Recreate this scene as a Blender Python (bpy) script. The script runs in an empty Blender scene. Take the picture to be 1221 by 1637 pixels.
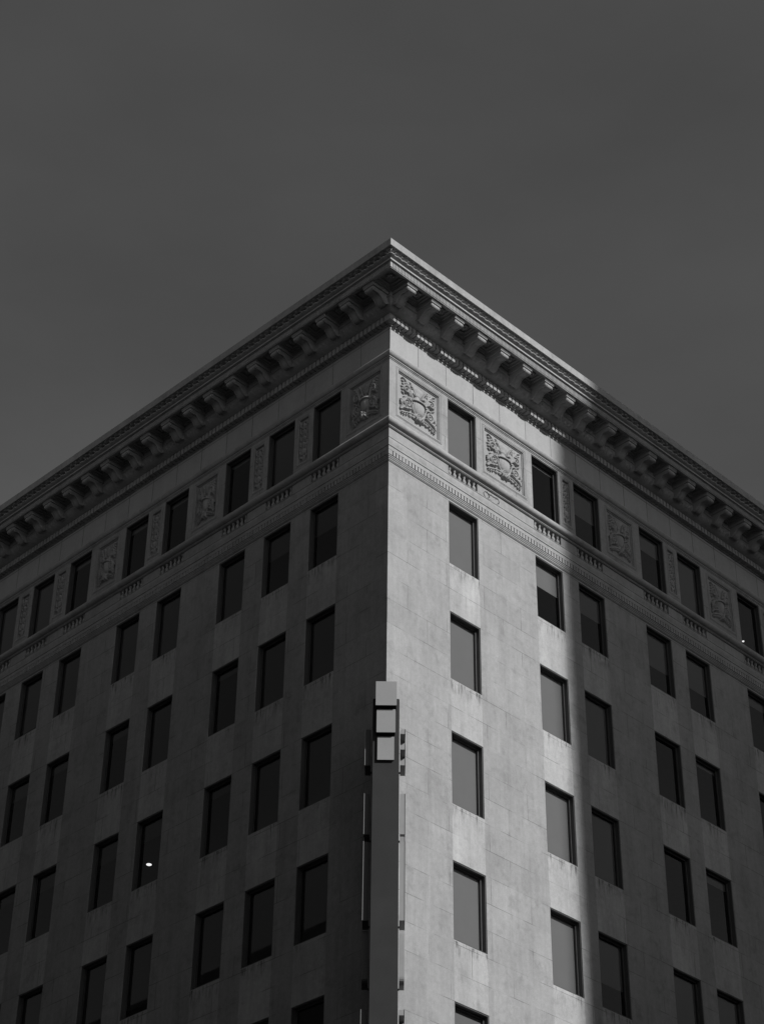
import bpy, bmesh, math, random
import numpy as np
from mathutils import Vector, Matrix

random.seed(7)
scene = bpy.context.scene
COL = scene.collection
R = math.radians

# ------------------------------------------------------------------ camera
F_PX, IMG_H = 3322.832, 1637.0
CAM = Vector((-32.45577, -32.41548, -35.75849))
YAW, PIT, ROL = 0.788428859, 0.638384516, 0.0120416686
d = Vector((math.cos(YAW)*math.cos(PIT), math.sin(YAW)*math.cos(PIT), math.sin(PIT)))
r = Vector((math.sin(YAW), -math.cos(YAW), 0))
u = r.cross(d)
r2 = r*math.cos(ROL) + u*math.sin(ROL)
u2 = u*math.cos(ROL) - r*math.sin(ROL)
cam_data = bpy.data.cameras.new('camera')
cam = bpy.data.objects.new('camera', cam_data)
COL.objects.link(cam)
m = Matrix.Identity(4)
for i in range(3):
    m[i][0], m[i][1], m[i][2], m[i][3] = r2[i], u2[i], -d[i], CAM[i]
cam.matrix_world = m
cam_data.sensor_fit = 'VERTICAL'
cam_data.sensor_height = 36.0
cam_data.lens = 36.0*F_PX/IMG_H
cam_data.clip_start, cam_data.clip_end = 0.1, 3000
scene.camera = cam

# ------------------------------------------------------------------ light
SUN_EL = R(32.0)
SUN_SIDE = 0.058                       # the sun stands a little behind the left facade
to_sun = Vector((SUN_SIDE, -1.0, 0)).normalized()*math.cos(SUN_EL) + Vector((0, 0, math.sin(SUN_EL)))
SKY_STRENGTH = 0.086
SUN_STRENGTH = 5.0
EXPOSURE = 0.0
TOWER_X = 12.28                        # edge of the tower whose shadow falls on the right facade

world = bpy.data.worlds.new('World')
scene.world = world
world.use_nodes = True
nt = world.node_tree
nt.nodes.clear()
out = nt.nodes.new('ShaderNodeOutputWorld')
bg = nt.nodes.new('ShaderNodeBackground')
sky = nt.nodes.new('ShaderNodeTexSky')
sky.sky_type = 'NISHITA'
sky.sun_disc = False
sky.sun_elevation = SUN_EL
sky.sun_rotation = R(180) - math.atan(SUN_SIDE)
sky.altitude = 0
sky.air_density, sky.dust_density, sky.ozone_density = 1.0, 0.6, 1.0
sep = nt.nodes.new('ShaderNodeSeparateColor')   # black-and-white film behind a red filter
tc = nt.nodes.new('ShaderNodeTexCoord')
mp = nt.nodes.new('ShaderNodeMapping')
mp.inputs['Scale'].default_value = (3.0, 3.0, 7.0)
mp.inputs['Rotation'].default_value = (0.3, 0.2, 0.6)
nz = nt.nodes.new('ShaderNodeTexNoise')
nz.inputs['Scale'].default_value = 1.2
nz.inputs['Detail'].default_value = 5
nz.inputs['Roughness'].default_value = 0.55
mr = nt.nodes.new('ShaderNodeMapRange')
mr.inputs['From Min'].default_value, mr.inputs['From Max'].default_value = 0.35, 0.75
mr.inputs['To Min'].default_value, mr.inputs['To Max'].default_value = 0.92, 1.16
mul = nt.nodes.new('ShaderNodeMath'); mul.operation = 'MULTIPLY'
nt.links.new(sky.outputs[0], sep.inputs[0])
nt.links.new(tc.outputs['Generated'], mp.inputs[0])
nt.links.new(mp.outputs[0], nz.inputs['Vector'])
nt.links.new(nz.outputs['Fac'], mr.inputs['Value'])
nt.links.new(sep.outputs[0], mul.inputs[0])
nt.links.new(mr.outputs[0], mul.inputs[1])
nt.links.new(mul.outputs[0], bg.inputs['Color'])
bg.inputs['Strength'].default_value = SKY_STRENGTH
nt.links.new(bg.outputs[0], out.inputs[0])

sl = bpy.data.lights.new('sun', 'SUN')
sl.energy = SUN_STRENGTH
sl.angle = R(0.53)
sl.color = (1, 1, 1)
so = bpy.data.objects.new('sun', sl)
so.rotation_euler = to_sun.to_track_quat('Z', 'Y').to_euler()
so.location = to_sun*120
COL.objects.link(so)

scene.view_settings.view_transform = 'Standard'
scene.view_settings.look = 'None'
scene.view_settings.exposure = EXPOSURE
scene.view_settings.gamma = 1.0
scene.cycles.max_bounces = 6
scene.cycles.use_denoising = True

# ------------------------------------------------------------------ materials
def new_mat(name):
    mt = bpy.data.materials.new(name)
    mt.use_nodes = True
    n = mt.node_tree
    b = n.nodes['Principled BSDF']
    return mt, n, b

def mth(n, op, a, b=None, clamp=False):
    q = n.nodes.new('ShaderNodeMath'); q.operation = op; q.use_clamp = clamp
    for k, v in enumerate((a, b)):
        if v is None: continue
        if isinstance(v, (int, float)): q.inputs[k].default_value = v
        else: n.links.new(v, q.inputs[k])
    return q.outputs[0]

def rng(n, v, a, b, c, e_, smooth=False):
    q = n.nodes.new('ShaderNodeMapRange')
    if smooth: q.interpolation_type = 'SMOOTHSTEP'
    q.inputs['From Min'].default_value, q.inputs['From Max'].default_value = a, b
    q.inputs['To Min'].default_value, q.inputs['To Max'].default_value = c, e_
    n.links.new(v, q.inputs['Value'])
    return q.outputs[0]

def stone(name, base, brick=None, wash=False, stain=0.0, joint=(0.05, 0.55, 0.008), rough_scale=1.0, var=0.12):
    """Weathered limestone; brick = (width, row height, offset, z shift)."""
    mt, n, b = new_mat(name)
    tcx = n.nodes.new('ShaderNodeTexCoord')
    sx = n.nodes.new('ShaderNodeSeparateXYZ')
    n.links.new(tcx.outputs['Object'], sx.inputs[0])
    uu = mth(n, 'ADD', sx.outputs[0], sx.outputs[1])
    zz = sx.outputs[2]
    val = None
    def noise(su, sz, detail=4, rough=0.6, off=0.0):
        cx = n.nodes.new('ShaderNodeCombineXYZ')
        n.links.new(mth(n, 'MULTIPLY_ADD', uu, su), cx.inputs[0])
        cx.inputs[0].links[0].from_node.inputs[2].default_value = off
        n.links.new(mth(n, 'MULTIPLY', zz, sz), cx.inputs[1])
        n.links.new(mth(n, 'SUBTRACT', sx.outputs[0], sx.outputs[1]), cx.inputs[2])
        t = n.nodes.new('ShaderNodeTexNoise')
        t.inputs['Scale'].default_value = 1.0
        t.inputs['Detail'].default_value = detail
        t.inputs['Roughness'].default_value = rough
        n.links.new(cx.outputs[0], t.inputs['Vector'])
        return t.outputs['Fac']
    big = rng(n, noise(0.55, 0.5, 5, 0.62, 3.1), 0.3, 0.7, 1-var, 1+var)
    fine = rng(n, noise(9*rough_scale, 7*rough_scale, 5, 0.7, 1.7), 0.3, 0.7, 1-var*0.75, 1+var*0.75)
    streak = rng(n, noise(7.0, 0.35, 4, 0.6, 8.2), 0.3, 0.7, 1-var*0.55, 1+var*0.55)
    grain = rng(n, noise(42*rough_scale, 38*rough_scale, 3, 0.75, 2.9), 0.3, 0.7, 1-var*0.9, 1+var*0.9)
    val = mth(n, 'MULTIPLY', mth(n, 'MULTIPLY', mth(n, 'MULTIPLY', big, fine), streak), grain)
    blot = noise(1.7, 1.9, 6, 0.7, 12.0)
    val = mth(n, 'MULTIPLY', val, rng(n, blot, 0.50, 0.70, 1.0, 1-var*1.5, True))
    bump_h = noise(14, 14, 5, 0.7)
    if brick:
        cx = n.nodes.new('ShaderNodeCombineXYZ')
        n.links.new(uu, cx.inputs[0])
        n.links.new(mth(n, 'ADD', zz, brick[3]), cx.inputs[1])
        bt = n.nodes.new('ShaderNodeTexBrick')
        bt.offset = brick[2]; bt.offset_frequency = 2
        bt.inputs['Scale'].default_value = 1.0
        bt.inputs['Brick Width'].default_value = brick[0]
        bt.inputs['Row Height'].default_value = brick[1]
        bt.inputs['Mortar Size'].default_value = joint[2]
        bt.inputs['Mortar Smooth'].default_value = 0.1
        bt.inputs['Color1'].default_value = (0.95, 0.95, 0.95, 1)
        bt.inputs['Color2'].default_value = (1.04, 1.04, 1.04, 1)
        bt.inputs['Mortar'].default_value = (1, 1, 1, 1)
        n.links.new(cx.outputs[0], bt.inputs['Vector'])
        val = mth(n, 'MULTIPLY', val, bt.outputs['Color'])
        open_joint = rng(n, noise(0.9, 0.9, 3, 0.5, 20.0), 0.40, 0.62, joint[0], joint[1], True)
        j = mth(n, 'MULTIPLY', bt.outputs['Fac'], open_joint)
        val = mth(n, 'MULTIPLY', val, mth(n, 'SUBTRACT', 1.0, j))
    if wash:
        at = n.nodes.new('ShaderNodeAttribute'); at.attribute_name = 'wash'
        w = at.outputs['Fac']
        wl = mth(n, 'MULTIPLY', w, rng(n, noise(3.0, 0.4, 4, 0.6, 31.0), 0.3, 0.7, 0.15, 0.36))
        val = mth(n, 'MULTIPLY', val, mth(n, 'ADD', wl, 0.925))
        # soot drips below each sill, 3.8 m apart
        dd = mth(n, 'FLOORED_MODULO', mth(n, 'MULTIPLY', mth(n, 'ADD', zz, 2.2), -1.0), 3.8)
        fall = rng(n, dd, 0.0, 0.5, 1.0, 0.0)
        drip = rng(n, noise(11.0, 1.3, 4, 0.7, 5.0), 0.47, 0.66, 0.0, 1.0, True)
        col = rng(n, noise(0.23, 0.31, 2, 0.5, 44.0), 0.37, 0.54, 0.0, 1.0, True)
        s_ = mth(n, 'MULTIPLY', mth(n, 'MULTIPLY', mth(n, 'MULTIPLY', fall, drip), w), mth(n, 'MULTIPLY', col, stain))
        val = mth(n, 'MULTIPLY', val, mth(n, 'SUBTRACT', 1.0, s_))
    val = mth(n, 'MULTIPLY', val, base)
    cc = n.nodes.new('ShaderNodeCombineColor')
    for k in range(3): n.links.new(val, cc.inputs[k])
    n.links.new(cc.outputs[0], b.inputs['Base Color'])
    b.inputs['Roughness'].default_value = 0.88
    b.inputs['Specular IOR Level'].default_value = 0.25
    bp = n.nodes.new('ShaderNodeBump')
    bp.inputs['Strength'].default_value = 0.25
    bp.inputs['Distance'].default_value = 0.012
    n.links.new(bump_h, bp.inputs['Height'])
    n.links.new(bp.outputs[0], b.inputs['Normal'])
    return mt

def plain(name, v, rough=0.6, metal=0.0, var=0.08, scale=6.0, spec=0.5):
    mt, n, b = new_mat(name)
    tcx = n.nodes.new('ShaderNodeTexCoord')
    t = n.nodes.new('ShaderNodeTexNoise')
    t.inputs['Scale'].default_value = scale
    t.inputs['Detail'].default_value = 5
    n.links.new(tcx.outputs['Object'], t.inputs['Vector'])
    q = rng(n, t.outputs['Fac'], 0.3, 0.7, v*(1-var), v*(1+var))
    cc = n.nodes.new('ShaderNodeCombineColor')
    for k in range(3): n.links.new(q, cc.inputs[k])
    n.links.new(cc.outputs[0], b.inputs['Base Color'])
    b.inputs['Roughness'].default_value = rough
    b.inputs['Metallic'].default_value = metal
    b.inputs['Specular IOR Level'].default_value = spec
    return mt

M = {}
M['wall'] = stone('ashlar_limestone', 0.268, (1.55, 0.76, 0.5, 0.0), wash=True, stain=0.85)
M['frieze'] = stone('frieze_limestone', 0.295, (1.19, 9.0, 0.0, 4.0), joint=(0.55, 0.75, 0.012), var=0.06)
M['trim'] = stone('moulded_limestone', 0.26, None, var=0.13)
M['carve'] = stone('carved_limestone', 0.27, None, var=0.09)
M['frame'] = plain('dark_bronze_frame', 0.05, 0.45, 0.0)
M['blind'] = plain('roller_blind_fabric', 0.132, 0.9, 0.0, 0.03, 2.0)
M['inside'] = plain('dim_interior', 0.06, 0.9)
M['asphalt'] = plain('asphalt', 0.04, 0.9, 0, 0.25, 3.0)
M['paving'] = plain('concrete_paving', 0.08, 0.9, 0, 0.15, 2.0)
M['paint'] = plain('road_paint', 0.7, 0.7)
M['dark_metal'] = plain('dark_sign_metal', 0.027, 0.7, 0.0, 0.12, 1.5, 0.15)
M['tile'] = plain('pale_sign_face', 0.21, 0.5, 0.0, 0.03, 2.0)
M['letter_face'] = plain('letter_face', 0.23, 0.45, 0.0, 0.05, 3.0)
M['letter_trim_shade'] = plain('letter_dark_trim_and_shade', 0.03, 0.5, 0.0, 0.05, 3.0)  # trim, and the painted shade of the left letter bodies
M['tower'] = plain('tower_concrete', 0.06, 0.85, 0, 0.1, 0.4)
M['ink'] = plain('black_paint_line', 0.05, 0.8)

def glass(name):
    mt, n, b = new_mat(name)
    n.nodes.remove(b)
    o_ = n.nodes['Material Output']
    tr = n.nodes.new('ShaderNodeBsdfTransparent'); tr.inputs[0].default_value = (0.86, 0.86, 0.86, 1)
    gl = n.nodes.new('ShaderNodeBsdfGlossy'); gl.inputs['Roughness'].default_value = 0.02
    fr = n.nodes.new('ShaderNodeFresnel'); fr.inputs[0].default_value = 1.5
    mx = n.nodes.new('ShaderNodeMixShader')
    n.links.new(fr.outputs[0], mx.inputs[0]); n.links.new(tr.outputs[0], mx.inputs[1]); n.links.new(gl.outputs[0], mx.inputs[2])
    n.links.new(mx.outputs[0], o_.inputs[0])
    return mt
M['glass'] = glass('window_glass')

def glow(name, s):
    mt, n, b = new_mat(name)
    b.inputs['Base Color'].default_value = (0.8, 0.8, 0.8, 1)
    b.inputs['Emission Color'].default_value = (1, 1, 1, 1)
    b.inputs['Emission Strength'].default_value = s
    return mt
M['lamp'] = glow('lamp_diffuser', 1.2)

# ------------------------------------------------------------------ mesh helpers
class MB:
    def __init__(s): s.v, s.f, s.m, s.sm = [], [], [], []
    def add(s, vs, fs, mi=0, smooth=False):
        o = len(s.v); s.v += [tuple(q) for q in vs]
        for f in fs: s.f.append(tuple(o+i for i in f)); s.m.append(mi); s.sm.append(smooth)
    def box(s, x0, x1, y0, y1, z0, z1, mi=0):
        vs = [(x, y, z) for z in (z0, z1) for y in (y0, y1) for x in (x0, x1)]
        s.add(vs, [(0,2,3,1), (4,5,7,6), (0,1,5,4), (2,6,7,3), (0,4,6,2), (1,3,7,5)], mi)
    def prism_x(s, pts, x0, x1, mi=0, smooth=False):
        """closed outline pts (y, z) extruded along x"""
        k = len(pts)
        s.add([(x0, a, b) for a, b in pts]+[(x1, a, b) for a, b in pts], [(i, (i+1) % k, k+(i+1) % k, k+i) for i in range(k)], mi, smooth)
        s.add([(x0, a, b) for a, b in pts], [tuple(range(k))], mi)
        s.add([(x1, a, b) for a, b in pts], [tuple(range(k-1, -1, -1))], mi)
    def prism_y(s, pts, y0, y1, mi=0):
        k = len(pts)
        s.add([(a, y0, b) for a, b in pts]+[(a, y1, b) for a, b in pts], [(i, (i+1) % k, k+(i+1) % k, k+i) for i in range(k)] + [tuple(range(k)), tuple(range(2*k-1, k-1, -1))], mi)
    def lathe(s, prof, n=16, c=(0, 0, 0), sy=1.0, a0=0.0, a1=2*math.pi, mod=None, mi=0):
        closed = abs(a1-a0-2*math.pi) < 1e-6
        cols = n if closed else n+1
        vs = []
        for (rr, z) in prof:
            for i in range(cols):
                a = a0+(a1-a0)*i/n
                q = rr*(mod(a, rr, z) if mod else 1.0)
                vs.append((c[0]+q*math.cos(a), c[1]+q*math.sin(a)*sy, c[2]+z))
        fs = []
        for j in range(len(prof)-1):
            for i in range(n):
                i2 = (i+1) % cols
                fs.append((j*cols+i, j*cols+i2, (j+1)*cols+i2, (j+1)*cols+i))
        s.add(vs, fs, mi, True)
        if closed:
            s.add(vs[:cols], [tuple(range(cols-1, -1, -1))], mi); s.add(vs[-cols:], [tuple(range(cols))], mi)
    def tube(s, pts, rad, n=6, mi=0):
        vs, k = [], len(pts)
        for j, p in enumerate(pts):
            p = Vector(p); t = (Vector(pts[min(j+1, k-1)])-Vector(pts[max(j-1, 0)])).normalized()
            a = t.cross(Vector((0, 0, 1)) if abs(t.z) < 0.9 else Vector((1, 0, 0))).normalized(); b = t.cross(a)
            for i in range(n):
                w = 2*math.pi*i/n; vs.append(p+(a*math.cos(w)+b*math.sin(w))*rad)
        fs = [(j*n+i, j*n+(i+1) % n, (j+1)*n+(i+1) % n, (j+1)*n+i) for j in range(k-1) for i in range(n)]
        fs += [tuple(range(n)), tuple(range(k*n-1, (k-1)*n-1, -1))]
        s.add(vs, fs, mi, True)
    def mesh(s, name, mats):
        me = bpy.data.meshes.new(name)
        me.from_pydata(s.v, [], s.f)
        for q in (mats if isinstance(mats, (list, tuple)) else [mats]): me.materials.append(q)
        me.polygons.foreach_set('material_index', s.m)
        me.polygons.foreach_set('use_smooth', s.sm)
        bm = bmesh.new(); bm.from_mesh(me)
        bmesh.ops.recalc_face_normals(bm, faces=bm.faces)
        bm.to_mesh(me); bm.free(); me.update()
        return me
    def build(s, name, mats, parent=None, loc=None):
        return put(s.mesh(name, mats), name, parent, loc)

def put(me, name, parent=None, loc=None, rz=0.0):
    o = bpy.data.objects.new(name, me); COL.objects.link(o)
    if parent: o.parent = parent
    if loc: o.location = loc
    o.rotation_euler = (0, 0, rz)
    return o

def empty(name, loc=(0, 0, 0), rz=0.0, parent=None):
    o = bpy.data.objects.new(name, None); COL.objects.link(o)
    o.location = loc; o.rotation_euler = (0, 0, rz); o.empty_display_size = 0.3
    if parent: o.parent = parent
    return o

def tag(o, label, cat, group=None):
    o['label'] = label; o['category'] = cat
    if group: o['group'] = group
    return o

# facade coordinates: u along the wall from the corner, p out of the wall
def fac(side, uq, p, z): return (uq, -p, z) if side == 'right' else (-p, uq, z)
def seat(o, side, uq, z):
    o.location = fac(side, uq, 0, z); o.rotation_euler = (0, 0, 0 if side == 'right' else -math.pi/2)
    return o

# ------------------------------------------------------------------ measures
GROUND = -37.46
LEN = {'right': 24.9, 'left': 21.0}
COLS = {'right': [(2.447, 3.683), (6.182, 7.419), (8.147, 9.380), (11.373, 12.624), (13.340, 14.589), (16.561, 17.80), (18.53, 19.77)],
        'left': [(2.006, 3.187), (3.981, 5.151), (5.952, 7.108), (8.836, 9.990), (10.794, 11.935), (13.665, 14.814), (15.628, 16.786), (17.60, 18.76)]}
FLOOR = 3.8
ROWS = [(1.42, 3.807)] + [(-2.18-FLOOR*k, 0.0-FLOOR*k) for k in range(5)]
NICHE = (0.905, 1.318)
THICK = 0.34
PDEP = 0.065
ZP = 2.80
PANELS = {'right': [(0.0, 2.447), (3.683, 6.182), (9.380, 11.373), (14.589, 16.561), (19.77, 22.2)], 'left': [(0.0, 2.006), (7.108, 8.836), (11.935, 13.665), (18.76, 20.9)]}
SLIMS = {'right': [(7.419, 8.147), (12.624, 13.340), (17.80, 18.53)], 'left': [(3.187, 3.981), (5.151, 5.952), (9.990, 10.794), (14.814, 15.628), (16.786, 17.60)]}

# ------------------------------------------------------------------ ground and streets
g = MB(); g.add([(-900, -900, GROUND-0.13), (900, -900, GROUND-0.13), (900, 900, GROUND-0.13), (-900, 900, GROUND-0.13)], [(0, 1, 2, 3)])
o = g.build('ground', M['asphalt']); o['kind'] = 'structure'
g = MB(); g.box(-5, 40, -5, 40, GROUND-0.126, GROUND)
o = g.build('pavement', M['paving']); o['kind'] = 'structure'
g = MB(); g.box(-60, -24, -60, -24, GROUND-0.126, GROUND)
o = g.build('pavement', M['paving']); o['kind'] = 'structure'
g = MB()
for k in range(14):
    a = 8+k*4.0
    g.box(a, a+2, -14.6, -14.45, GROUND-0.1262, GROUND-0.122); g.box(-14.6, -14.45, a, a+2, GROUND-0.1262, GROUND-0.122)
o = g.build('road', M['paint']); o['kind'] = 'structure'

# blocks on the other sides of the two streets, out of frame: the tower casts the shadow, the other three are added to cut low sky light
def block(name, label, x0, x1, y0, y1, z1, faces):
    cx_, cy_ = (x0+x1)/2, (y0+y1)/2
    root = tag(empty(name, (cx_, cy_, GROUND)), label, 'building')
    H = z1-GROUND
    t = MB(); t.box(x0-cx_, x1-cx_, y0-cy_, y1-cy_, -0.1, H)
    t.box(x0-cx_-0.15, x1-cx_+0.15, y0-cy_-0.15, y1-cy_+0.15, H, H+0.8)
    t.build('wall', M['tower'], root)
    t = MB()
    for fl in range(int((H-6)/3.7)):
        z = 4+fl*3.7
        if 'n' in faces or 's' in faces:
            for k in range(int((x1-x0)/2.95)):
                a = x0-cx_+0.7+k*2.95
                if 'n' in faces: t.box(a, a+1.8, y1-cy_, y1-cy_+0.03, z, z+2.1)
                if 's' in faces: t.box(a, a+1.8, y0-cy_-0.03, y0-cy_, z, z+2.1)
        for k in range(int((y1-y0)/2.95)):
            a = y0-cy_+0.7+k*2.95
            if 'e' in faces: t.box(x1-cx_, x1-cx_+0.03, a, a+1.8, z, z+2.1)
            if 'w' in faces: t.box(x0-cx_-0.03, x0-cx_, a, a+1.8, z, z+2.1)
    o = t.build('window', M['frame'], root); o['kind'] = 'stuff'
block('office_tower', 'tall plain concrete tower standing across the side street', TOWER_X, 44.0, -84.0, -62.0, 66.0, 'nw')
block('added_low_block', 'unseen low dark block added to cut sky light on the right facade', -13.0, 17.0, -58.0, -25.0, -12.0, 'nw')
block('added_mid_block', 'unseen mid height dark block added beside the low one to cut sky light', 17.4, 60.0, -58.0, -25.0, 2.0, 'n')
block('added_left_block', 'unseen broad dark block added to darken the left facade', -62.0, -23.0, -14.0, 74.0, 2.0, 'es')

# ------------------------------------------------------------------ the building
bld = tag(empty('office_building', (10, 10, GROUND)), 'pale limestone corner office building with carved attic and bracketed cornice', 'building')
def part(mb, name, mats, parent=None):
    par = parent or bld
    o = mb.build(name, mats, par)
    o.matrix_parent_inverse = par.matrix_world.inverted() if par is not bld else Matrix.Translation((-10, -10, -GROUND))
    return o
def child(me, name, side, uq, z, parent=None):
    """a part set on a facade; a parent other than the building has identity placement"""
    o = put(me, name, parent or bld)
    seat(o, side, uq, z)
    if parent is None: o.matrix_parent_inverse = Matrix.Translation((-10, -10, -GROUND))
    elif parent is cornice: pass
    return o

def facade(side):
    L = LEN[side]
    holes = []
    for (a, b) in COLS[side]:
        for (z0, z1) in ROWS: holes.append((a, b, z0, z1))
        holes.append((a, b, NICHE[0], NICHE[1]))
    RECESS = {}
    for lst, mg in ((PANELS[side], 0.27+0.105), (SLIMS[side], 0.12+0.08)):
        for (a, b) in lst:
            q = (a+mg, b-mg, ZP-0.93+mg*0.0+0.10, ZP+0.93-0.10); holes.append(q); RECESS[q] = PDEP
    us = sorted({0.0, L} | {x for h in holes for x in h[:2]})
    zs = sorted({GROUND, -22.0, 6.5} | {x for h in holes for x in h[2:]})
    mb = MB(); wash = []
    def isin(um, zm):
        return any(a < um < b and c < zm < e_ for a, b, c, e_ in holes)
    for i in range(len(us)-1):
        for j in range(len(zs)-1):
            um, zm = (us[i]+us[i+1])/2, (zs[j]+zs[j+1])/2
            if isin(um, zm): continue
            mb.add([fac(side, us[i], 0, zs[j]), fac(side, us[i+1], 0, zs[j]), fac(side, us[i+1], 0, zs[j+1]), fac(side, us[i], 0, zs[j+1])], [(0, 1, 2, 3)])
            wash.append(1.0 if any(a < um < b for a, b in COLS[side]) and zm < 0 else 0.0)
    for a, b, c, e_ in holes:
        D = -RECESS.get((a, b, c, e_), THICK)
        A = [(a, c), (b, c), (b, e_), (a, e_)]
        for k in range(4):
            (ua, za), (ub, zb) = A[k], A[(k+1) % 4]
            mb.add([fac(side, ua, 0, za), fac(side, ub, 0, zb), fac(side, ub, D, zb), fac(side, ua, D, za)], [(0, 1, 2, 3)]); wash.append(0.0)
        if (c, e_) == NICHE or D > -THICK:
            mb.add([fac(side, ua, D, za) for ua, za in A], [(0, 1, 2, 3)]); wash.append(0.0)
    me = bpy.data.meshes.new('facade_wall')
    me.from_pydata(mb.v, [], mb.f); me.materials.append(M['wall'])
    at = me.attributes.new('wash', 'FLOAT', 'FACE')
    at.data.foreach_set('value', wash)
    me.update()
    o = put(me, 'facade_wall', bld)
    o.matrix_parent_inverse = Matrix.Translation((-10, -10, -GROUND))
    # end wall and roof
    return o
for s in ('right', 'left'): facade(s)

# back walls, roof, floors and core: dim rooms seen through the panes
mb = MB()
Lr, Ll = LEN['right'], LEN['left']
mb.add([(Lr, 0, GROUND), (Lr, Ll, GROUND), (Lr, Ll, 6.6), (Lr, 0, 6.6)], [(0, 1, 2, 3)])
mb.add([(0, Ll, GROUND), (Lr, Ll, GROUND), (Lr, Ll, 6.6), (0, Ll, 6.6)], [(0, 1, 2, 3)])
part(mb, 'rear_wall', M['wall'])
mb = MB(); mb.box(-0.3, Lr, -0.3, Ll, 6.52, 6.60)
part(mb, 'roof', M['trim'])
mb = MB()
mb.box(3.6, Lr-0.5, 3.6, Ll-0.5, GROUND+0.2, 6.4)
for z in [4.05, 0.28] + [0.28-FLOOR*k for k in range(1, 5)] + [-19.0]:
    z0 = z
    for (x0, x1, y0, y1) in ((THICK+0.02, Lr-0.1, THICK+0.02, 3.6), (THICK+0.02, 3.6, 3.6, Ll-0.1)):
        mb.box(x0, x1, y0, y1, z0, z0+0.3)
part(mb, 'interior', M['inside'])

# ------------------------------------------------------------------ mouldings swept round the corner
def sweep(mb, prof, smooth=False, mi=0):
    """profile (p, z) run along both facades and mitred at the corner; the two runs share no vertices"""
    n = len(prof)
    for side in ('right', 'left'):
        L = LEN[side]
        vs = []
        for p, z in prof: vs += [fac(side, -p, p, z), fac(side, L, p, z)]
        mb.add(vs, [(2*i, 2*i+1, 2*i+3, 2*i+2) for i in range(n-1)], mi, smooth)
        mb.add([vs[2*i+1] for i in range(n)], [tuple(range(n))], mi)
def arc(cp, cz, rp, rz, a0, a1, n=10):
    return [(cp+rp*math.cos(R(a0+(a1-a0)*i/n)), cz+rz*math.sin(R(a0+(a1-a0)*i/n))) for i in range(n+1)]

# frieze slab, 3 mm proud of the wall
mb = MB(); sweep(mb, [(-0.02, 5.14), (0.004, 5.14), (0.004, 4.10), (-0.02, 4.10)])
part(mb, 'frieze', M['frieze'])

# band over the attic windows
mb = MB()
sweep(mb, [(-0.02, 4.192), (0.032, 4.19), (0.095, 4.09)])
sweep(mb, [(0.095, 4.09), (0.095, 4.08)] + arc(-0.005, 4.08, 0.10, 0.115, -8, -86, 10) + [(0.0, 3.96)], True)
sweep(mb, [(0.0, 3.96), (0.012, 3.955), (0.012, 3.932), (0.042, 3.925), (0.042, 3.895), (0.018, 3.885), (0.018, 3.86), (-0.02, 3.855)])
part(mb, 'window_head_moulding', M['trim'])

# sill, string course
mb = MB()
sweep(mb, [(-0.02, 1.602), (0.112, 1.60), (0.175, 1.50)])
sweep(mb, [(0.175, 1.50), (0.175, 1.462)] + arc(0.015, 1.462, 0.16, 0.105, -8, -88, 10) + [(0.02, 1.35)], True)
sweep(mb, [(0.02, 1.35), (0.02, 1.338), (0.062, 1.332), (0.062, 1.31), (0.04, 1.305), (0.04, 1.29), (-0.02, 1.285)])
part(mb, 'sill_moulding', M['trim'])
mb = MB()
sweep(mb, [(-0.02, 0.893), (0.080, 0.888), (0.083, 0.884), (0.083, 0.862), (0.070, 0.856)])
sweep(mb, [(0.070, 0.856), (0.080, 0.81), (0.079, 0.76), (0.072, 0.70), (0.060, 0.645), (0.052, 0.612)], True)
sweep(mb, [(0.052, 0.612), (0.052, 0.60), (0.105, 0.592), (0.105, 0.552), (0.085, 0.545), (0.085, 0.42), (0.03, 0.415), (0.03, 0.24), (0.078, 0.232), (0.078, 0.20),
           (0.06, 0.192), (0.06, 0.155), (0.04, 0.147), (0.04, 0.105), (0.022, 0.098), (0.022, 0.075), (-0.02, 0.07)])
string = part(mb, 'string_course', M['trim'])
def row_of_boxes(pitch, wid, p0, p1, z0, z1, name, parent, start):
    mb = MB()
    for side in ('right', 'left'):
        n = int((LEN[side]-start)/pitch)
        for k in range(n):
            a = start+k*pitch
            b = a+wid
            if k == 0: a = -p1 if side == 'right' else p0*-1+0.001
            q0, q1 = fac(side, a, p0, z0), fac(side, b, p1, z1)
            mb.box(min(q0[0], q1[0]), max(q0[0], q1[0]), min(q0[1], q1[1]), max(q0[1], q1[1]), z0, z1)
    o = mb.build(name, M['trim'], parent)
    return o
row_of_boxes(0.127, 0.092, 0.025, 0.080, 0.262, 0.417, 'dentil_band', string, -0.02)

# ------------------------------------------------------------------ cornice
Z_SOF, P_SOF, P_BED = 5.862, 1.20, 0.50
mb = MB()
sweep(mb, [(-0.02, 5.10), (0.05, 5.105), (0.05, 5.135), (0.02, 5.14), (0.02, 5.352), (0.235, 5.355)])
sweep(mb, [(0.235, 5.355)] + arc(0.22, 5.61, 0.28, 0.245, -70, 0, 8) + [(0.5, 5.64)], True)
sweep(mb, [(P_BED, 5.64), (0.53, 5.65), (0.53, 5.69), (P_BED, 5.70), (P_BED, Z_SOF)])
sweep(mb, [(P_SOF-0.02, Z_SOF), (1.215, Z_SOF-0.012), (1.215, 6.075), (1.24, 6.08), (1.24, 6.092), (1.285, 6.095), (1.285, 6.155), (1.27, 6.165), (1.255, 6.18)])
sweep(mb, [(1.36, 6.418), (1.455, 6.422), (1.465, 6.43), (1.465, 6.683), (1.40, 6.70), (0.2, 6.74), (-0.45, 6.74), (-0.45, 6.45)])
BR0, BRP = -0.22, 1.0125
NB = {s: int((LEN[s]-BR0)/BRP) for s in COLS}
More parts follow.
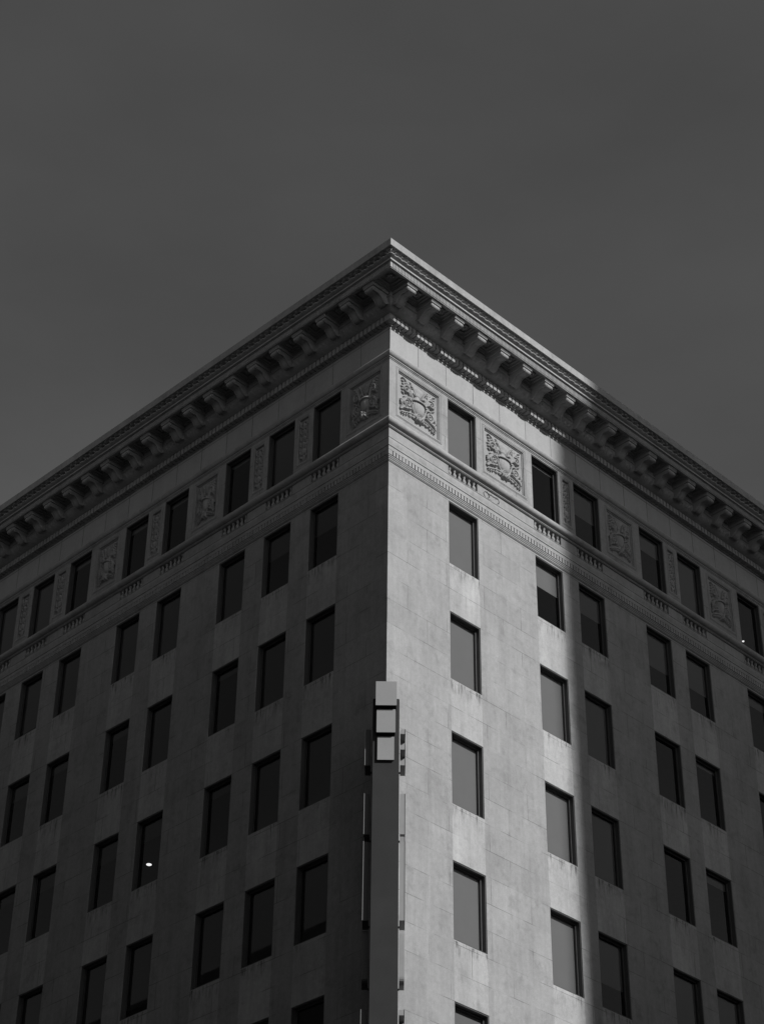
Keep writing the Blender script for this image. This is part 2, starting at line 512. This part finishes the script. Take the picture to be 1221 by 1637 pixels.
def coffer(mb, rect, ins):
    """stepped recess: rect = (x0, x1, y0, y1)"""
    def ring(x0, x1, y0, y1, z): return [(x0, y0, z), (x1, y0, z), (x1, y1, z), (x0, y1, z)]
    loops = [ring(*rect, Z_SOF)]
    for (i0, i1, i2, i3), z in ins: loops.append(ring(rect[0]+i0, rect[1]-i1, rect[2]+i2, rect[3]-i3, z))
    for A, B in zip(loops, loops[1:]):
        mb.add(A+B, [(k, (k+1) % 4, 4+(k+1) % 4, 4+k) for k in range(4)])
    mb.add(loops[-1], [(0, 1, 2, 3)])
def steps(a, b, c, e_):
    return [((a, b, c, e_), Z_SOF), ((a, b, c, e_), Z_SOF+0.05), ((a+0.05, b+0.05, c+0.05, e_+0.05), Z_SOF+0.055),
            ((a+0.06, b+0.06, c+0.06, e_+0.06), Z_SOF+0.11), ((a+0.12, b+0.12, c+0.12, e_+0.12), Z_SOF+0.115), ((a+0.125, b+0.125, c+0.125, e_+0.125), Z_SOF+0.17)]
ros_at = []
P_O = P_SOF-0.02
coffer(mb, (-P_O, BR0, -P_O, BR0), steps(0.05, 0.24, 0.05, 0.24)); ros_at.append((-0.80, -0.80))
for k in range(NB['right']):
    x0 = BR0+k*BRP
    coffer(mb, (x0, x0+BRP, -P_O, -P_BED+0.01), steps(0.215, 0.215, 0.05, 0.06)); ros_at.append((x0+BRP/2, -0.84))
for k in range(NB['left']):
    y0 = BR0+k*BRP
    coffer(mb, (-P_O, -P_BED+0.01, y0, y0+BRP), steps(0.05, 0.06, 0.215, 0.215)); ros_at.append((-0.84, y0+BRP/2))
cornice = mb.build('cornice', M['trim'], bld)
cornice.matrix_parent_inverse = Matrix.Translation((-10, -10, -GROUND))

# dentils and reeding are pattern of the cornice
row_of_boxes(0.1687, 0.126, 0.015, 0.225, 5.130, 5.348, 'dentil_band', cornice, -0.10)
row_of_boxes(0.062, 0.036, 1.20, 1.235, 5.872, 6.05, 'reeded_band', cornice, -1.18)

# eggs on the bed mould
em = MB(); EP = 0.1687
egg = [(0.001, -0.085), (0.03, -0.075), (0.052, -0.03), (0.055, 0.02), (0.042, 0.07), (0.001, 0.09)]
for side in ('right', 'left'):
    for k in range(int((LEN[side]+0.4)/EP)):
        uq = -0.36+k*EP
        b0 = MB(); b0.lathe(egg, 8)
        vs = []
        for (x, y, z) in b0.v:                            # lean the egg along the ovolo
            vs.append(fac(side, uq+x, 0.42+y*0.8+z*0.75, 5.485+z*0.75-y*0.5))
        em.add(vs, b0.f, 0, True)
em.build('egg_moulding', M['carve'], cornice)

# leaf moulding on the crown
mb = MB()
LP = 0.258
TT = [0, .03, .06, .09, .12, .15, .18, .21, .25, .30, .35, .40, .44, .47, .50, .54, .55, .60, .66, .72, .77, .80, .84, .88, .90, .95, 1.0]
def leaf_p(uq, tq):
    f = (uq/LP) % 1.0; w = math.sqrt(max(0, 1-(2*f-1)**2))
    top = 0.52-0.42*w                                     # upper rim of each scallop
    p = 1.355-0.075*tq
    p += 0.085*math.exp(-((tq-top+0.015)/0.035)**2)
    if top < tq < 0.545: p -= 0.26*min(1.0, (tq-top)/0.05)*w
    p += (0.035+0.05*w+0.01*math.cos(f*6*math.pi))*math.exp(-((tq-0.72)/0.16)**2)
    if tq > 0.89: p -= 0.04
    return p
for side in ('right', 'left'):
    n = int((LEN[side]+1.5)/(LP/12))
    vs = []
    for i in range(n+1):
        for tq in TT:
            uq = -1.5+i*LP/12
            p = leaf_p(uq+1.4, tq)
            vs.append(fac(side, max(uq, -p), p, 6.425-tq*0.25))
    q = len(TT)
    mb.add(vs, [(i*q+j, i*q+j+1, (i+1)*q+j+1, (i+1)*q+j) for i in range(n) for j in range(q-1)], 0, True)
mb.build('leaf_moulding', M['carve'], cornice)

# brackets: scroll consoles
def bracket_mesh():
    b = MB()
    body = [(0.49, -0.005), (1.10, -0.005), (1.10, -0.13), (1.115, -0.165), (1.11, -0.20), (1.085, -0.228), (1.04, -0.24), (0.98, -0.236), (0.9, -0.225), (0.83, -0.232),
            (0.76, -0.28), (0.70, -0.345), (0.65, -0.40), (0.60, -0.435), (0.55, -0.45), (0.505, -0.44), (0.46, -0.40)]
    b.prism_x([(-p, z) for p, z in body], -0.16, 0.16, 0)
    leaf = [(0.52, -0.10), (1.08, -0.10), (1.125, -0.17), (1.12, -0.21), (1.09, -0.245), (1.04, -0.258), (0.98, -0.254), (0.9, -0.243), (0.83, -0.25),
            (0.76, -0.30), (0.70, -0.365), (0.65, -0.42), (0.60, -0.455), (0.55, -0.47), (0.50, -0.455)]
    b.prism_x([(-p, z) for p, z in leaf], -0.085, 0.085, 0, True)
    for sx in (-1, 1):                                       # scroll eyes and edge fillets
        b.prism_x([(-1.055+0.05*math.cos(i*math.pi/6), -0.175+0.05*math.sin(i*math.pi/6)) for i in range(12)], sx*0.155, sx*0.18)
        b.prism_x([(-0.60+0.06*math.cos(i*math.pi/6), -0.36+0.06*math.sin(i*math.pi/6)) for i in range(12)], sx*0.155, sx*0.175)
        pts = [(sx*0.14, -p, z-0.004) for p, z in body[3:]]
        b.tube(pts, 0.017, 6)
    cap = [(0.50, 0.0), (1.165, 0.0), (1.165, -0.03), (1.15, -0.038), (1.15, -0.062), (1.135, -0.07), (1.135, -0.10), (1.12, -0.108), (0.50, -0.108)]
    b.prism_x([(-p, z) for p, z in cap], -0.205, 0.205)
    return b.mesh('bracket', M['carve'])
brm = bracket_mesh()
for side in ('right', 'left'):
    for k in range(NB[side]+1):
        seat(put(brm, 'bracket', cornice), side, BR0+k*BRP, Z_SOF-0.001)
ro = MB()
for k in range(6):
    a = k*math.pi/3
    ro.lathe([(0.001, -0.035), (0.045, -0.025), (0.06, 0.0), (0.04, 0.03)], 8, (0.085*math.cos(a), 0.085*math.sin(a), 0))
ro.lathe([(0.001, -0.06), (0.035, -0.05), (0.05, -0.02), (0.05, 0.03)], 10)
rom = ro.mesh('rosette', M['carve'])
for (x, y) in ros_at: put(rom, 'rosette', cornice, (x, y, Z_SOF+0.145))

# ------------------------------------------------------------------ windows
_cache = {}
def frame_mesh(w, h):
    k = ('f', round(w, 3), round(h, 3))
    if k in _cache: return _cache[k]
    b = MB(); hw = w/2
    def ring(ins, wd, y0, y1):
        x0, x1, z0, z1 = -hw+ins, hw-ins, ins, h-ins
        b.box(x0, x0+wd, y0, y1, z0, z1); b.box(x1-wd, x1, y0, y1, z0, z1)
        b.box(x0+wd, x1-wd, y0, y1, z0, z0+wd); b.box(x0+wd, x1-wd, y0, y1, z1-wd, z1)
    ring(0.003, 0.030, 0.016, 0.20)
    ring(0.0331, 0.038, 0.135, 0.195)
    _cache[k] = b.mesh('window', M['frame']); return _cache[k]
def pane_mesh(w, h):
    k = ('p', round(w, 3), round(h, 3))
    if k in _cache: return _cache[k]
    b = MB(); b.add([(-w/2+0.06, 0.16, 0.06), (w/2-0.06, 0.16, 0.06), (w/2-0.06, 0.16, h-0.06), (-w/2+0.06, 0.16, h-0.06)], [(0, 1, 2, 3)])
    _cache[k] = b.mesh('pane', M['glass']); return _cache[k]
def blind_mesh(w, h, fr):
    k = ('b', round(w, 3), round(h, 3), fr)
    if k in _cache: return _cache[k]
    b = MB(); z0 = h-0.03-(h-0.06)*fr
    b.box(-w/2+0.03, w/2-0.03, 0.215, 0.22, z0+0.02, h-0.03)
    b.box(-w/2+0.03, w/2-0.03, 0.21, 0.226, z0, z0+0.0195)
    _cache[k] = b.mesh('blind', M['blind']); return _cache[k]
# how far each blind is drawn: rows from the attic down
BLIND = {'right': [[1, 1, 1, 1, 1, 1], [.06, .40, 1, 1, .97, 1], [.42, .40, 1, 1, .62, 1], [.28, .58, 0.0, 0.0, 1, 1], [1, .55, 0.08, .14, 1, 1], [0, .18, 0, 1, 1, 1], [.5, .3, 1, 0, 1, 1]],
         'left': [[1, .42, 1, 1, 1, 1], [1, .38, 1, 1, 1, 1], [.07, 1, .12, .15, 1, 1], [.08, 1, 1, .28, .86, 1], [.1, 1, .14, .30, 1, 1], [.1, 1, .16, .24, 1, .5], [1, .88, .26, .16, 1, 1], [1, 1, .3, 1, .4, 1]]}
for side in ('right', 'left'):
    for ci, (a, b_) in enumerate(COLS[side]):
        for ri, (z0, z1) in enumerate(ROWS):
            w, h = round(1.24 if side == 'right' else 1.165, 3), round(z1-z0, 3)
            win = put(frame_mesh(w, h), 'window', bld)
            seat(win, side, (a+b_)/2, z0)
            win.scale = ((b_-a)/w, 1, 1)
            win.matrix_parent_inverse = Matrix.Translation((-10, -10, -GROUND))
            put(pane_mesh(w, h), 'pane', win)
            fr = BLIND[side][ci][ri]
            if fr > 0: put(blind_mesh(w, h, fr), 'blind', win)

# ------------------------------------------------------------------ balustrades under the attic windows
def baluster_mesh():
    b = MB(); H = NICHE[1]-NICHE[0]-0.07
    pr = [(.05, 0), (.05, .03), (.032, .035), (.03, .05), (.05, .075), (.066, .11), (.066, .14), (.05, .18), (.03, .225), (.026, .25), (.04, .257), (.04, .27), (.03, .275), (.048, .285), (.048, H)]
    b.lathe(pr, 12)
    return b.mesh('baluster', M['carve'])
balm = baluster_mesh()
def balustrade_mesh(w):
    b = MB()
    b.box(-w/2+0.002, w/2-0.002, 0.006, 0.15, 0.001, 0.035); b.box(-w/2+0.002, w/2-0.002, 0.006, 0.15, NICHE[1]-NICHE[0]-0.035, NICHE[1]-NICHE[0]-0.001)
    return b.mesh('balustrade', M['trim'])
for side in ('right', 'left'):
    w0 = 1.235 if side == 'right' else 1.16
    bme = balustrade_mesh(w0)
    for (a, b_) in COLS[side]:
        bo = put(bme, 'balustrade', bld); seat(bo, side, (a+b_)/2, NICHE[0])
        bo.scale = ((b_-a-0.004)/w0, 1, 1)
        bo.matrix_parent_inverse = Matrix.Translation((-10, -10, -GROUND))
        for k in range(6): put(balm, 'baluster', bo, (-w0/2+(k+0.5)*w0/6, 0.060, 0.035))

# ------------------------------------------------------------------ carved panels
def heightfield(name, W, H, paint, cell=0.0115):
    nx, nz_ = int(W/cell), int(H/cell)
    X, Z = np.meshgrid(np.linspace(-W/2, W/2, nx), np.linspace(-H/2, H/2, nz_), indexing='ij')
    h = np.zeros_like(X)
    h = paint(X, Z, h)*1.22
    keep = h > 0.004
    idx = -np.ones(h.shape, int)
    fk = keep[:-1, :-1] | keep[1:, :-1] | keep[:-1, 1:] | keep[1:, 1:]
    used = np.zeros_like(keep)
    for a in (0, 1):
        for b in (0, 1): used[a:nx-1+a, b:nz_-1+b] |= fk
    idx[used] = np.arange(used.sum())
    V = np.stack([X[used], -np.maximum(h[used], -0.004)+0.003, Z[used]], 1)
    I, J = np.nonzero(fk)
    Fq = np.stack([idx[I, J], idx[I+1, J], idx[I+1, J+1], idx[I, J+1]], 1)
    me = bpy.data.meshes.new(name)
    me.from_pydata(V.tolist(), [], Fq.tolist())
    me.materials.append(M['carve'])
    me.polygons.foreach_set('use_smooth', [True]*len(me.polygons))
    me.update()
    return me
def h_tube(X, Z, h, pts, r0, r1, ht):
    n = len(pts)
    for i in range(n-1):
        (xa, za), (xb, zb) = pts[i], pts[i+1]
        rr0 = r0+(r1-r0)*i/(n-1); rr1 = r0+(r1-r0)*(i+1)/(n-1)
        dx, dz = xb-xa, zb-za; L2 = dx*dx+dz*dz+1e-9
        tq = np.clip(((X-xa)*dx+(Z-za)*dz)/L2, 0, 1)
        dist = np.hypot(X-xa-tq*dx, Z-za-tq*dz); rr = rr0+(rr1-rr0)*tq
        h = np.maximum(h, ht*(0.6+0.4*rr/max(r0, r1))*np.sqrt(np.clip(1-(dist/rr)**2, 0, 1)))
    return h
def h_lobe(X, Z, h, cx, cz, ang, ln, wd, ht, groove=0.35):
    ca, sa = math.cos(ang), math.sin(ang)
    a = ((X-cx)*ca+(Z-cz)*sa)/ln; b = (-(X-cx)*sa+(Z-cz)*ca)/wd
    q = np.sqrt(np.clip(1-a*a-b*b, 0, 1))
    q = q*(1-groove*np.exp(-(b/0.22)**2))*(0.75+0.35*a)
    return np.maximum(h, ht*q)
def spiral(cx, cz, r0, turns, a0, sgn=1, n=40):
    return [(cx+r0*(1-0.85*i/n)*math.cos(a0+sgn*turns*2*math.pi*i/n), cz+r0*(1-0.85*i/n)*math.sin(a0+sgn*turns*2*math.pi*i/n)) for i in range(n+1)]
def bez(p0, p1, p2, p3, n=14):
    return [tuple((1-q)**3*p0[k]+3*(1-q)**2*q*p1[k]+3*(1-q)*q*q*p2[k]+q**3*p3[k] for k in (0, 1)) for q in [i/n for i in range(n+1)]]
def leafy(X, Z, h, pts, r0, r1, ht, side, ln, wd, every=2):
    rj = random.Random(int(pts[0][0]*977+pts[-1][1]*131))
    h = h_tube(X, Z, h, pts, r0, r1, ht)
    for i in range(1, len(pts)-1, every):
        dx, dz = pts[i+1][0]-pts[i-1][0], pts[i+1][1]-pts[i-1][1]
        a = math.atan2(dz, dx)+side*(0.85+rj.uniform(-.35, .35))
        f = (1-0.4*i/len(pts))*rj.uniform(0.75, 1.25)
        h = h_lobe(X, Z, h, pts[i][0]+math.cos(a)*ln*f*0.7, pts[i][1]+math.sin(a)*ln*f*0.7, a, ln*f, wd*f, ht*1.05)
    return h
def paint_vase_panel(X, Z, h):
    A = np.abs(X); up = 0.0
    rg = random.Random(3)
    # lower scroll
    h = h_tube(A, Z, h, spiral(0.53, -0.22, 0.20, 1.7, -2.4, 1), 0.045, 0.028, 0.085)
    h = leafy(A, Z, h, bez((0.06, -0.60), (0.3, -0.45), (0.55, -0.62), (0.80, -0.70)), 0.05, 0.03, 0.085, -1, 0.10, 0.04)
    h = leafy(A, Z, h, bez((0.06, -0.58), (0.3, -0.40), (0.26, -0.30), (0.36, -0.10)), 0.045, 0.03, 0.08, 1, 0.08, 0.03, 3)
    h = leafy(A, Z, h, bez((0.36, -0.06), (0.48, 0.06), (0.70, 0.0), (0.80, -0.34)), 0.045, 0.03, 0.085, 1, 0.09, 0.035)
    h = leafy(A, Z, h, bez((0.55, -0.44), (0.68, -0.46), (0.78, -0.48), (0.80, -0.58)), 0.04, 0.03, 0.08, 1, 0.09, 0.04)
    # centre rosette of the scroll
    for k in range(6): h = h_lobe(A, Z, h, 0.53+0.055*math.cos(k*1.047), -0.22+0.055*math.sin(k*1.047), k*1.047, 0.05, 0.028, 0.10, 0.2)
    # upper acanthus
    h = leafy(A, Z, h, bez((0.28, 0.08), (0.40, 0.20), (0.36, 0.50), (0.62, 0.60)), 0.05, 0.035, 0.09, -1, 0.14, 0.05)
    h = leafy(A, Z, h, bez((0.30, 0.12), (0.45, 0.30), (0.40, 0.62), (0.78, 0.74)), 0.045, 0.03, 0.085, 1, 0.11, 0.042)
    h = h_tube(A, Z, h, spiral(0.60, 0.33, 0.155, 1.5, 2.2, -1), 0.045, 0.03, 0.09)
    for k in range(5): h = h_lobe(A, Z, h, 0.74+rg.uniform(-.04, .04), 0.15+0.12*k, 0.4+rg.uniform(-.3, .3), 0.085, 0.04, 0.08)
    # leaves that fill the corners and the ground between the scrolls
    h = leafy(A, Z, h, bez((0.16, 0.30), (0.20, 0.48), (0.30, 0.60), (0.40, 0.74)), 0.03, 0.02, 0.075, -1, 0.09, 0.032)
    h = leafy(A, Z, h, bez((0.72, -0.12), (0.80, -0.20), (0.82, -0.34), (0.76, -0.44)), 0.03, 0.02, 0.085, 1, 0.08, 0.032)
    # handles
    h = h_tube(A, Z, h, bez((0.30, 0.03), (0.42, 0.10), (0.42, -0.06), (0.30, -0.08)), 0.032, 0.028, 0.08)
    # plume over the neck
    for k in range(7):
        a = math.pi/2+(k-3)*0.17
        h = h_lobe(X, Z, h, 0.26*math.cos(a), 0.27+0.26*math.sin(a), a, 0.24, 0.05, 0.06, 0.5)
    # fruit under the bowl
    for k in range(26):
        a, q = rg.uniform(0, 6.28), math.sqrt(rg.random())
        h = h_lobe(X, Z, h, 0.20*q*math.cos(a), -0.56+0.14*q*math.sin(a), rg.uniform(0, 3), 0.065, 0.058, 0.12+0.04*rg.random(), 0.0)
    for k in (-1, 1): h = h_lobe(X, Z, h, k*0.24, -0.60, math.pi/2+k*1.9, 0.13, 0.05, 0.08)
    return h
def paint_candelabrum(X, Z, h):
    A = np.abs(X); rg = random.Random(5)
    h = h_tube(X, Z, h, [(0, -0.72), (0, 0.74)], 0.028, 0.02, 0.05)
    for k in range(3): h = h_lobe(A, Z, h, 0.03+0.02*k, -0.70+0.03*k, 1.2-0.5*k, 0.12, 0.045, 0.075, 0.2)
    for zc_, ww, hh in ((-0.43, 0.12, 0.12), (-0.16, 0.09, 0.09), (0.08, 0.11, 0.08), (0.33, 0.08, 0.10), (0.58, 0.07, 0.10)):
        h = h_lobe(X, Z, h, 0, zc_, math.pi/2, hh, ww, 0.085, 0.0)
        h = h_tube(A, Z, h, [(0, zc_+hh+0.01), (ww, zc_+hh+0.03)], 0.025, 0.02, 0.07)
        h = leafy(A, Z, h, bez((0.02, zc_-hh), (0.10, zc_-hh*0.9), (0.16, zc_-0.02), (0.13, zc_+0.09), 8), 0.024, 0.018, 0.07, -1, 0.055, 0.024)
        h = h_tube(A, Z, h, spiral(0.115, zc_+0.10, 0.04, 1.1, -1.5, 1, 14), 0.02, 0.014, 0.065)
    return h
vase_relief = heightfield('scrollwork', 1.74, 1.60, paint_vase_panel)
cand_relief = heightfield('scrollwork', 0.42, 1.62, paint_candelabrum, 0.010)
um = MB()
um.lathe([(0.06, -0.36), (0.13, -0.34), (0.20, -0.28), (0.245, -0.19), (0.268, -0.09), (0.272, -0.02), (0.255, 0.03)], 64, (0, 0, 0), 0.46, math.pi, 2*math.pi,
         lambda a, rr, z: 1+0.07*abs(math.sin(a*13)) if rr > 0.1 else 1)
um.lathe([(0.25, 0.028), (0.335, 0.028), (0.355, 0.055), (0.335, 0.08), (0.24, 0.095), (0.17, 0.14), (0.11, 0.21), (0.08, 0.28), (0.085, 0.32), (0.12, 0.335), (0.12, 0.36), (0.07, 0.37)], 32, (0, 0, 0), 0.52, math.pi, 2*math.pi)
urn_mesh = um.mesh('urn', M['carve'])
def panel_frame(W, H):
    b = MB()
    def ring(ins, wd, p0, p1):
        x0, x1, z0, z1 = -W/2+ins, W/2-ins, -H/2+ins, H/2-ins
        b.box(x0, x0+wd, -p1, -p0, z0, z1); b.box(x1-wd, x1, -p1, -p0, z0, z1)
        b.box(x0+wd, x1-wd, -p1, -p0, z0, z0+wd); b.box(x0+wd, x1-wd, -p1, -p0, z1-wd, z1)
    ring(0, 0.014, -0.004, 0.010); ring(0.040, 0.030, -0.004, 0.012); ring(0.1005 if W > 0.9 else 0.0765, 0.03, -PDEP-0.004, -PDEP+0.028)
    return b.mesh('relief_panel', M['carve'])
for side in ('right', 'left'):
    for a, b_ in PANELS[side]:
        W = (b_-a)-0.54
        po = put(panel_frame(W, 1.86), 'relief_panel', bld); seat(po, side, (a+b_)/2, ZP)
        po.matrix_parent_inverse = Matrix.Translation((-10, -10, -GROUND))
        sc = put(vase_relief, 'scrollwork', po); sc.scale = ((W-0.40)/1.74, 1, 0.90); sc.location = (0, PDEP, 0)
        ur = put(urn_mesh, 'urn', po); ur.scale = (min(1, (W-0.26)/1.74), 1, 1); ur.location = (0, PDEP, 0)
    for a, b_ in SLIMS[side]:
        W = (b_-a)-0.24
        po = put(panel_frame(W, 1.86), 'relief_panel', bld); seat(po, side, (a+b_)/2, ZP)
        po.matrix_parent_inverse = Matrix.Translation((-10, -10, -GROUND))
        sc = put(cand_relief, 'scrollwork', po); sc.scale = ((W-0.20)/0.36, 1, 0.98); sc.location = (0, PDEP, 0)

# painted scrawl on the parapet between the first two balustrades
mb = MB()
def scrawl(mb, side, u0, z0, s, seed):
    rg = random.Random(seed)
    lp = [(u0+s*(0.16+0.16*math.cos(q*0.7)+rg.uniform(-.02, .02)), z0+s*(0.16+0.15*math.sin(q*0.7)+rg.uniform(-.02, .02))) for q in range(11)]
    mb.tube([fac(side, a, 0.006, b) for a, b in lp], 0.012, 5)
    zg = [(u0+s*(0.2+0.62*q/16), z0+s*(0.33-0.05*(q % 2)+rg.uniform(-.03, .03))) for q in range(17)]
    mb.tube([fac(side, a, 0.006, b) for a, b in zg], 0.014, 5)
    bt = [(u0+s*(0.25+0.6*q/8), z0+s*(0.02+0.02*math.sin(q)+0.10*(q == 8))) for q in range(9)]
    mb.tube([fac(side, a, 0.006, b) for a, b in bt], 0.009, 5)
    mb.tube([fac(side, a, 0.006, b) for a, b in ((u0+s*0.86, z0+s*0.1), (u0+s*0.9, z0+s*0.2), (u0+s*0.84, z0+s*0.32))], 0.012, 5)
scrawl(mb, 'right', 3.95, 0.95, 0.75, 1)
part(mb, 'graffiti', M['ink'])

# ------------------------------------------------------------------ lamps seen through two windows
def ceiling_lamp(loc, rad, label):
    o = tag(empty('ceiling_lamp', loc), label, 'lamp', 'ceiling lamps lit inside the rooms')
    b = MB(); b.lathe([(rad*1.0, 0.0), (rad*1.12, -0.004), (rad*1.15, 0.03), (rad*1.15, 0.06)], 24)
    b.build('housing', M['frame'], o)
    b = MB(); b.lathe([(rad*0.3, -0.024), (rad*0.7, -0.02), (rad*0.97, -0.006), (rad*0.97, 0.0)], 24)
    b.build('diffuser', M['lamp'], o)
def ray_at(px, py, z):
    dv = d + r2*((px-610.5)/F_PX) + u2*(-(py-818.5)/F_PX)
    return CAM + dv*((z-CAM.z)/dv.z)
ceiling_lamp(ray_at(238.5, 1382, -7.38), 0.085, 'small round ceiling lamp glowing in a dark window of the shaded left facade')
ceiling_lamp(ray_at(1187, 1025, 4.0), 0.045, 'tiny lit ceiling lamp behind an attic window of the right facade')

# ------------------------------------------------------------------ blade sign on the corner
sign = tag(empty('blade_sign', (-0.02, -0.02, -8.4), -math.pi/4), 'dark vertical blade sign with three pale square tiles, fixed to the building corner', 'sign')
SW = 0.32
b = MB(); b.box(-SW, SW, -1.10, -0.28, -11.6, 0.0); b.box(-SW-0.012, SW+0.012, -1.085, -1.06, -11.61, -0.01)
b.build('panel', M['dark_metal'], sign)
b = MB()
for z in (-0.8, -4.2, -7.6, -11.0): b.box(-0.06, 0.06, -0.30, 0.12, z-0.06, z+0.06); b.box(-0.16, 0.16, -0.03, 0.1, z-0.14, z+0.14)
b.build('mounting_arm', M['dark_metal'], sign)
def tile(hw, y, z0, z1):
    b = MB()
    b.box(-hw, hw, y, y+0.02, z0, z1, 0); b.box(-hw+0.008, hw-0.008, y+0.0201, -1.09, z0+0.008, z1-0.008, 1)
    b.build('logo_tile', [M['tile'], M['dark_metal']], sign)
tile(0.262, -1.37, -0.35, 0.345)
tile(0.234, -1.27, -1.07, -0.41)
tile(0.207, -1.165, -1.79, -1.14)
def ring_pts(y0, y1, z0, z1, rr, n=5):
    pts = []
    for cy, cz, a in ((y1-rr, z1-rr, 0), (y0+rr, z1-rr, 90), (y0+rr, z0+rr, 180), (y1-rr, z0+rr, 270)):
        for i in range(n+1): pts.append((cy+rr*math.cos(R(a+90*i/n)), cz+rr*math.sin(R(a+90*i/n))))
    return pts
def letter(side, z0, z1, kind):
    """raised channel character on one flank of the sign, seen edge on"""
    b = MB()
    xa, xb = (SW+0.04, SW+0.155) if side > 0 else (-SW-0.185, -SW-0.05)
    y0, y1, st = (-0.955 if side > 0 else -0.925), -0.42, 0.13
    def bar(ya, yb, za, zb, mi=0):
        b.box(xa, xb, ya, yb, za, zb, 0 if side > 0 else 1)  # left bodies take the dark material: the panel's shade painted in
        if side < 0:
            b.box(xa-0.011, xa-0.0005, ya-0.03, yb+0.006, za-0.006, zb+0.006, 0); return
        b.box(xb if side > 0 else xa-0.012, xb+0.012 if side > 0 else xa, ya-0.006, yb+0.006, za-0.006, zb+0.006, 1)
    if kind == 'open':                                       # rounded stroke, open at the back
        o_ = ring_pts(y0, y1, z0, z1, 0.16); i_ = ring_pts(y0+st, y1-st, z0+st, z1-st, 0.06)
        k = len(o_)
        for j in range(k):
            j2 = (j+1) % k
            q = [o_[j], o_[j2], i_[j2], i_[j]]
            b.prism_x(q, xa, xb, 0 if side > 0 else 1)  # left stroke dark too, shade put into its colour
    elif kind == 'stem':
        bar(y0, y0+st, z0, z1)
        bar(y0+st, y1, z0, z0+st)
    elif kind == 'arms':
        bar(y1-st, y1, z0, z1)
        for z in (z0, (z0+z1)/2-st/2, z1-st): bar(y0, y1-st, z, z+st)
    elif kind == 'spine':
        bar(y0, y0+st, z0, z1)
        for z in (z0, (z0+z1)/2-st/2, z1-st): bar(y0+st, y1, z, z+st)
    elif kind == 'post':
        bar(y0, y0+st, z0, z1); bar(y1-st, y1, z0, z1); bar(y0+st, y1-st, (z0+z1)/2-st/2, (z0+z1)/2+st/2)
    b.box(SW if side > 0 else xb, xa if side > 0 else -SW, y1-0.09, y1-0.05, z0+0.02, z0+0.06, 1)
    b.build('letter', [M['letter_face'], M['letter_trim_shade']], sign)
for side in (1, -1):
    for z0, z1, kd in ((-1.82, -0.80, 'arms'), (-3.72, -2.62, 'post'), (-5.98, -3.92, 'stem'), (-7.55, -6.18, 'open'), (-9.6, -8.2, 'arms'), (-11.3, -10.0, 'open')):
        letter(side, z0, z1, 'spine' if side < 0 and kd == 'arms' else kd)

# ------------------------------------------------------------------ settle parents
bpy.context.view_layer.update()
